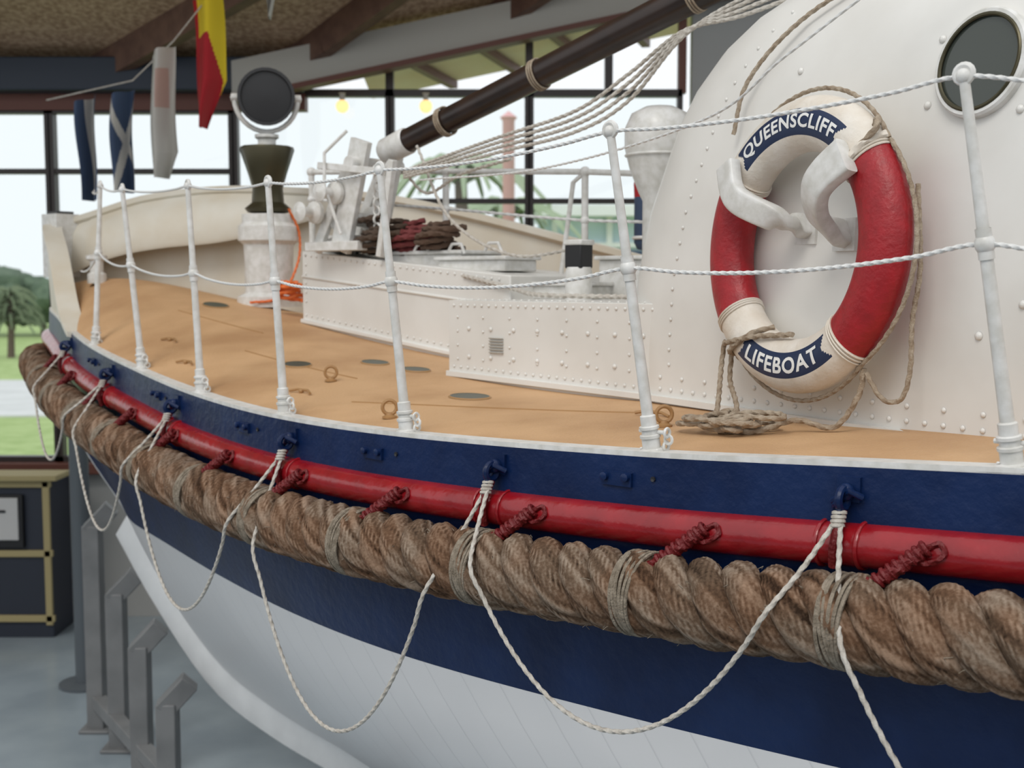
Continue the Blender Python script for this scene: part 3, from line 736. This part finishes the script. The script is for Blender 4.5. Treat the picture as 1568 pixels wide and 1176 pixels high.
# ------------------------------------------------------------------ cradle under the boat
mb=MB(); fz=-2.7
ps_=[(-2.50,7.05,-1.45),(-2.27,6.75,-1.78),(-2.0,6.3,-1.95),(-1.74,5.9,-2.12)]
for x,y,z in ps_:
    w=.10
    mb.box(V((x,y,(fz+z)/2)),w,w,z-fz,M_steel); mb.box(V((x,y,fz+.01)),w*1.8,w*1.8,.02,M_steel)
    mb.beam(V((x-.02,y,z-.04)),V((x+.11,y+.03,z+.10)),.10,.10,M_steel)
mb.beam(V((-2.5,7.05,-2.52)),V((-1.74,5.9,-2.52)),.08,.08,M_steel)
for a in (2.6,4,6,8,10):
    zk=interp(KZ,a)-.09; mb.beam(B(a,-1.1,fz+.06),B(a,1.1,fz+.06),.14,.12,M_steel); mb.beam(B(a,0,fz),B(a,0,zk+.0),.16,.16,M_steel,up=AX)
mb.beam(B(1.9,0,fz+.16),B(10.5,0,fz+.16),.16,.10,M_steel)
mb.finish('boat_cradle',bevel=.006)
mb=MB()
mb.lathe([(.17,0),(.17,.02),(.062,.025),(.062,1.85),(.075,1.86),(.075,1.9),(0,1.9)],V((-2.86,7.85,fz)),M_column,n=24)
mb.finish('steel_column')

# ------------------------------------------------------------------ building
YW=9.5
mb=MB(); mb.box(V((1.5,3,fz-.05)),23,13.2,.1,M_floor); mb.finish('floor')
mb=MB(); mb.box(V((1.5,YW+.06,(-1.52+fz)/2)),23,.12,-1.52-fz,M_wall); mb.finish('wall_back')
mb=MB(); mb.box(V((6.2,YW+.06,.9)),9.6,.12,4.84,M_wall); mb.finish('wall_back_right')
mb=MB(); mb.box(V((1.5,-3.5,-1.3)),23,.12,2.8,M_wall); mb.finish('shade_wall_front')  # unseen low wall behind camera, added to block horizon light under the rope
mb=MB(); mb.box(V((-9.9,3,-1.2)),.12,13,3.0,M_wall); mb.finish('shade_wall_left')  # unseen side wall, added to darken the hull; open above for light
mb=MB(); mb.box(V((12.9,3,-.5)),.12,13,4.4,M_wall); mb.finish('shade_wall_right')  # unseen side wall, added to hold back light from the side
mb=MB(); mb.box(V((1.5,YW-.02,-1.48)),23,.22,.09,M_rframe); mb.finish('trim_sill',bevel=.008)
mb=MB()
mb.box(V((-4.7,YW,1.38)),6.2,.14,.13,M_rframe); mb.finish('trim_head')
mb=MB(); mb.box(V((-4.75,YW-.1,1.565)),6.3,.3,.25,M_bbeam); mb.finish('trim_beam',bevel=.01)
mull=[-5.1,-3.60,-2.17,-.95,.134,1.32]
xs=[-7.6]+mull
for i in range(len(xs)-1):
    x0,x1=xs[i],xs[i+1]; mb=MB(); zt=1.32 if x1<-2 else 1.45
    for x,w in ((x0,.04),(x1,.04)): mb.box(V((x+(.015 if x==x0 else -.015),YW,(zt-1.45)/2)),w,.09,zt+1.45,M_frame)
    mb.box(V(((x0+x1)/2,YW,zt)),x1-x0,.09,.055,M_frame); mb.box(V(((x0+x1)/2,YW,-1.42)),x1-x0,.09,.055,M_frame)
    mb.box(V(((x0+x1)/2,YW,.85 if x1<-2 else .62)),x1-x0,.07,.04,M_frame)
    mb.add([V((x0,YW+.02,-1.42)),V((x1,YW+.02,-1.42)),V((x1,YW+.02,zt)),V((x0,YW+.02,zt))],[[0,1,2,3]],M_glass,False)
    mb.finish('window_%d'%(i+1))
mb=MB(); fs=lambda x:1.47+.21*(x+1.62)
for x in (-.95,.134,.75,1.32): mb.box(V((x,YW,(1.45+fs(x)+.05)/2)),.06,.09,fs(x)+.05-1.45,M_rframe if x>1 else M_frame)
mb.finish('window_%d'%(len(xs)))
mb=MB(); a0,a1=-2.1,7.0
mb.add([V((a0,YW-.35,fs(a0))),V((a1,YW-.35,fs(a1))),V((a1,YW-.35,fs(a1)+.27)),V((a0,YW-.35,fs(a0)+.27)),V((a0,YW-.2,fs(a0))),V((a1,YW-.2,fs(a1))),V((a1,YW-.2,fs(a1)+.27)),V((a0,YW-.2,fs(a0)+.27))],
   [[0,1,2,3],[4,5,6,7],[0,1,5,4],[3,2,6,7],[0,3,7,4],[1,2,6,5]],M_fascia,False)
mb.beam(V((a0,YW-.30,fs(a0)-.02)),V((a1,YW-.30,fs(a1)-.02)),.16,.04,M_rframe)
mb.finish('trim_fascia')
mb=MB(); mb.add([V((-1.2,YW+.1,fs(-1.2)+.12)),V((4,YW+.1,fs(4)+.12)),V((4,YW+1.0,fs(4)+.0)),V((-1.2,YW+1.0,fs(-1.2)+.0))],[[0,1,2,3]],M_soffit,False)
for k in range(6): mb.beam(V((-.8+.55*k,YW+.12,fs(-.8+.55*k)+.07)),V((-.5+.55*k,YW+1.0,fs(-.5+.55*k)-.03)),.07,.06,M_rframe)
mb.finish('roof_overhang')
def cz(x,y): return 1.72+max(0,.21*(x+1.62))+.3*(YW-y)
mb=MB(); X=[-9.8,-5,-1.62,2,7]
rows=[[V((x,y,cz(x,y))) for x in X] for y in (YW+.1,8,6.5,5.0)]; rows2=[[p+V((0,0,.12)) for p in r] for r in rows]
mb.grid(rows,M_ceil,False); mb.grid(rows2,M_ceil,False)
mb.finish('ceiling',recalc=False)
for x0 in (-5.4,-3.22,-1.85,-.35,1.3,3.0):
    mb=MB(); P=[]
    for t in (0,.6,1.2,2,3,4,5.2):
        x=x0+.766*t; y=YW-.643*t; P.append(V((x,y,cz(x,y)-.1)))
    for i in range(len(P)-1): mb.beam(P[i],P[i+1],.10,.22,M_beam)
    mb.finish('ceiling_rafter')
mb=MB()
mb.box(V((-4.35,9.12,-2.10)),1.75,.40,1.2,M_cab)
for z in (-1.52,-2.05,-2.55): mb.box(V((-4.35,8.91,z)),1.78,.03,.05,M_gold)
for x in (-3.50,-4.4,-5.2): mb.box(V((x,8.91,-2.05)),.05,.03,1.1,M_gold)
mb.box(V((-3.84,8.90,-1.80)),.34,.04,.40,M_black); mb.box(V((-3.84,8.875,-1.78)),.28,.02,.32,M_paper)
mb.box(V((-3.86,8.86,-1.72)),.14,.01,.02,M_black)
mb.beam(V((-4.0,9.0,-1.47)),V((-3.4,9.0,-1.47)),.3,.04,M_gold)
mb.finish('display_cabinet',bevel=.004)
for x in (-1.30,-.66):  # glowing balls on added brackets stand in for lamps reflected in the glass
    mb=MB(); z=1.33; mb.ball(V((x,YW-.16,z)),.05,M_lampglow,n=14); mb.lathe([(.02,.0),(.02,.05),(.03,.06),(0,.065)],V((x,YW-.16,z+.04)),M_fascia,n=12)
    mb.tube([V((x,YW-.16,z+.09)),V((x,YW-.02,z+.10))],.012,M_fascia); mb.finish('lamp_reflection')
# ------------------------------------------------------------------ signal flags
def flag(xl,xr,zt,zb,y,shape,cf,seed):
    mb=MB(); nu,nv=36,110; rows=[]
    for j in range(nv+1):
        v=j/nv; l,r=shape(v); row=[]
        for i in range(nu+1):
            u=i/nu; x=xl+(xr-xl)*(l+(r-l)*u); row.append(V((x+.012*math.sin(v*5+seed),y+.07*math.sin(u*6+seed+v*1.5),zt+(zb-zt)*v-(1-u)*.06*(1-v))))
        rows.append(row)
    mb.grid(rows,None,True,mf=lambda i,j: cf(j/nu,i/nv)); mb.finish('signal_flag',recalc=False)
flag(-2.0,-1.78,1.80,.95,7.6,lambda v:(0+.25*v,.85+.15*min(1,v*1.6)-max(0,v-.65)*1.7),lambda u,v:M_yel if u>.30+v*.9 or (v<.3 and u>.1) else M_flred,1)
flag(-2.26,-2.08,1.46,.64,7.6,lambda v:(.1*v,.8+.2*v-max(0,v-.8)*2),lambda u,v:M_flpink if (.35<u<.75 and .15<v<.45) else M_flwh,2)
flag(-2.50,-2.34,1.20,.55,7.6,lambda v:(.1*v,.9),lambda u,v:M_flwh if (abs(u-v*1.1)<.10 or abs(u-(1-v)*1.1)<.10) else M_flbl,3)
flag(-2.70,-2.56,1.16,.50,7.6,lambda v:(.1*v,.9-.1*v),lambda u,v:M_flwh if .35<u<.62 else M_flbl,4)
flag(-1.56,-1.45,1.95,1.62,7.6,lambda v:(.0+.5*v,1-.3*v),lambda u,v:M_flwh,5)
mb=MB(); mb.tube([V((-2.9,7.6,1.12)),V((-2.36,7.6,1.24)),V((-2.1,7.6,1.48)),V((-1.8,7.6,1.84)),V((-1.45,7.6,2.0))],.005,M_line); mb.finish('flag_halyard')

# ------------------------------------------------------------------ outdoors
mb=MB(); gz=-2.85
mb.add([V((-60,9.7,gz)),V((60,9.7,gz)),V((60,90,gz)),V((-60,90,gz))],[[0,1,2,3]],M_grass,False); mb.finish('ground_lawn')
mb=MB(); mb.box(V((0,29.5,gz+.02)),120,9,.04,M_road); mb.finish('road')
for (x,y,r,hh) in ((-27.5,62,2.4,3.9),(-24.6,63,2.2,3.6),(-22.3,61,1.8,3.3),(-30.5,62,2.5,4.2),(-19.5,62,2,3.2),(-16.5,63,2.2,3.4),(-34,62,2.5,4)):
    mb=MB(); mb.tube([V((x,y,gz)),V((x+.1,y,gz+hh*.6))],.15,M_trunk)
    for k in range(9):
        c_=V((x+random.uniform(-r,r)*.6,y+random.uniform(-.5,.5),gz+hh*random.uniform(.3,.72))); rad=r*random.uniform(.4,.6)
        rows=[]
        for i in range(9):
            t=math.pi*i/8; row=[]
            for j in range(14):
                q=2*math.pi*j/14; dd=V((math.sin(t)*math.cos(q),math.sin(t)*math.sin(q),math.cos(t)*.8)); row.append(c_+dd*rad*(1+.35*noise.noise(dd*3+c_)))
            rows.append(row)
        mb.grid(rows,M_leaf,False,cv=True)
    mb.finish('background_tree')
def fronds(mb,x,y,z0,z1,n,L0,mt,wd=.10):
    for k in range(n):
        q=k*2.4; hgt=z0+(z1-z0)*(k/n); L=L0*(1-.4*k/n); d=V((math.cos(q),math.sin(q),0)); sd_=d.cross(ZX)
        P=[V((x,y,hgt))+d*L*t+V((0,0,L*(.3*math.sin(t*2.2)-.5*t*t))) for t in (0,.25,.5,.75,1)]
        rows=[[p-sd_*wd*(1-i*.2)-V((0,0,.1)),p,p+sd_*wd*(1-i*.2)-V((0,0,.1))] for i,p in enumerate(P)]
        mb.grid(rows,mt,False)
M_of=mat('olive_frond',(.15,.19,.11),.9)
mb=MB(); x,y=-18.6,44.5; mb.tube([V((x,y,gz)),V((x+.05,y,gz+1.4)),V((x,y,gz+2.4))],[.14,.11,.08],M_trunk,n=10)
fronds(mb,x,y,gz+1.2,gz+2.6,46,1.5,M_of); mb.finish('norfolk_pine')
for x,y,zt in ((-.85,20,1.9),(-.1,24,1.5)):
    mb=MB(); mb.tube([V((x,y,gz)),V((x+.06,y,(gz+zt)/2)),V((x,y,zt))],[.16,.12,.10],M_trunk,n=10)
    fronds(mb,x,y,zt-.25,zt+.05,22,1.5,M_frond,.12); mb.finish('palm_tree')
mb=MB()   # pale pavilion across the lawn
mb.box(V((3.2,27,-.75)),5.2,3.0,4.2,M_pav); mb.box(V((3.2,26.9,1.45)),5.8,3.8,.22,M_pavw)
for k in range(5): mb.box(V((.9+1.15*k,25.45,-.7)),.12,.12,4.2,M_pavw)
for z in (-.1,.75): mb.box(V((3.2,25.45,z)),5.0,.08,.10,M_pavw)
for k in range(4): mb.box(V((1.47+1.15*k,25.48,.33)),.7,.05,.6,M_flbl)
mb.finish('pavilion')
mb=MB(); mb.lathe([(.09,0),(.09,5.2),(.13,5.25),(0,5.35)],V((-.05,18,gz)),M_pink,n=14); mb.lathe([(.18,0),(.18,.12),(.09,.14)],V((-.05,18,gz)),M_pavw,n=14); mb.finish('flagpole')

# ------------------------------------------------------------------ light, world, camera
w=bpy.data.worlds.new('overcast_sky'); sc.world=w; w.use_nodes=True
bg=w.node_tree.nodes['Background']; bg.inputs[0].default_value=(.95,.98,1,1); bg.inputs[1].default_value=1.04
l=bpy.data.lights.new('soft_daylight','SUN'); l.energy=1.15; l.angle=math.radians(25); l.color=(1,.95,.88)
lo=bpy.data.objects.new('soft_daylight',l); sc.collection.objects.link(lo); lo.rotation_euler=(math.radians(38),math.radians(-14),math.radians(-8))
cam=bpy.data.cameras.new('camera'); co=bpy.data.objects.new('camera',cam); sc.collection.objects.link(co)
co.location=(0,0,H); co.rotation_euler=(math.radians(90-4.92),0,0); cam.lens=42.2; cam.sensor_width=36
cam.dof.use_dof=True; cam.dof.focus_distance=2.75; cam.dof.aperture_fstop=4.2
sc.camera=co
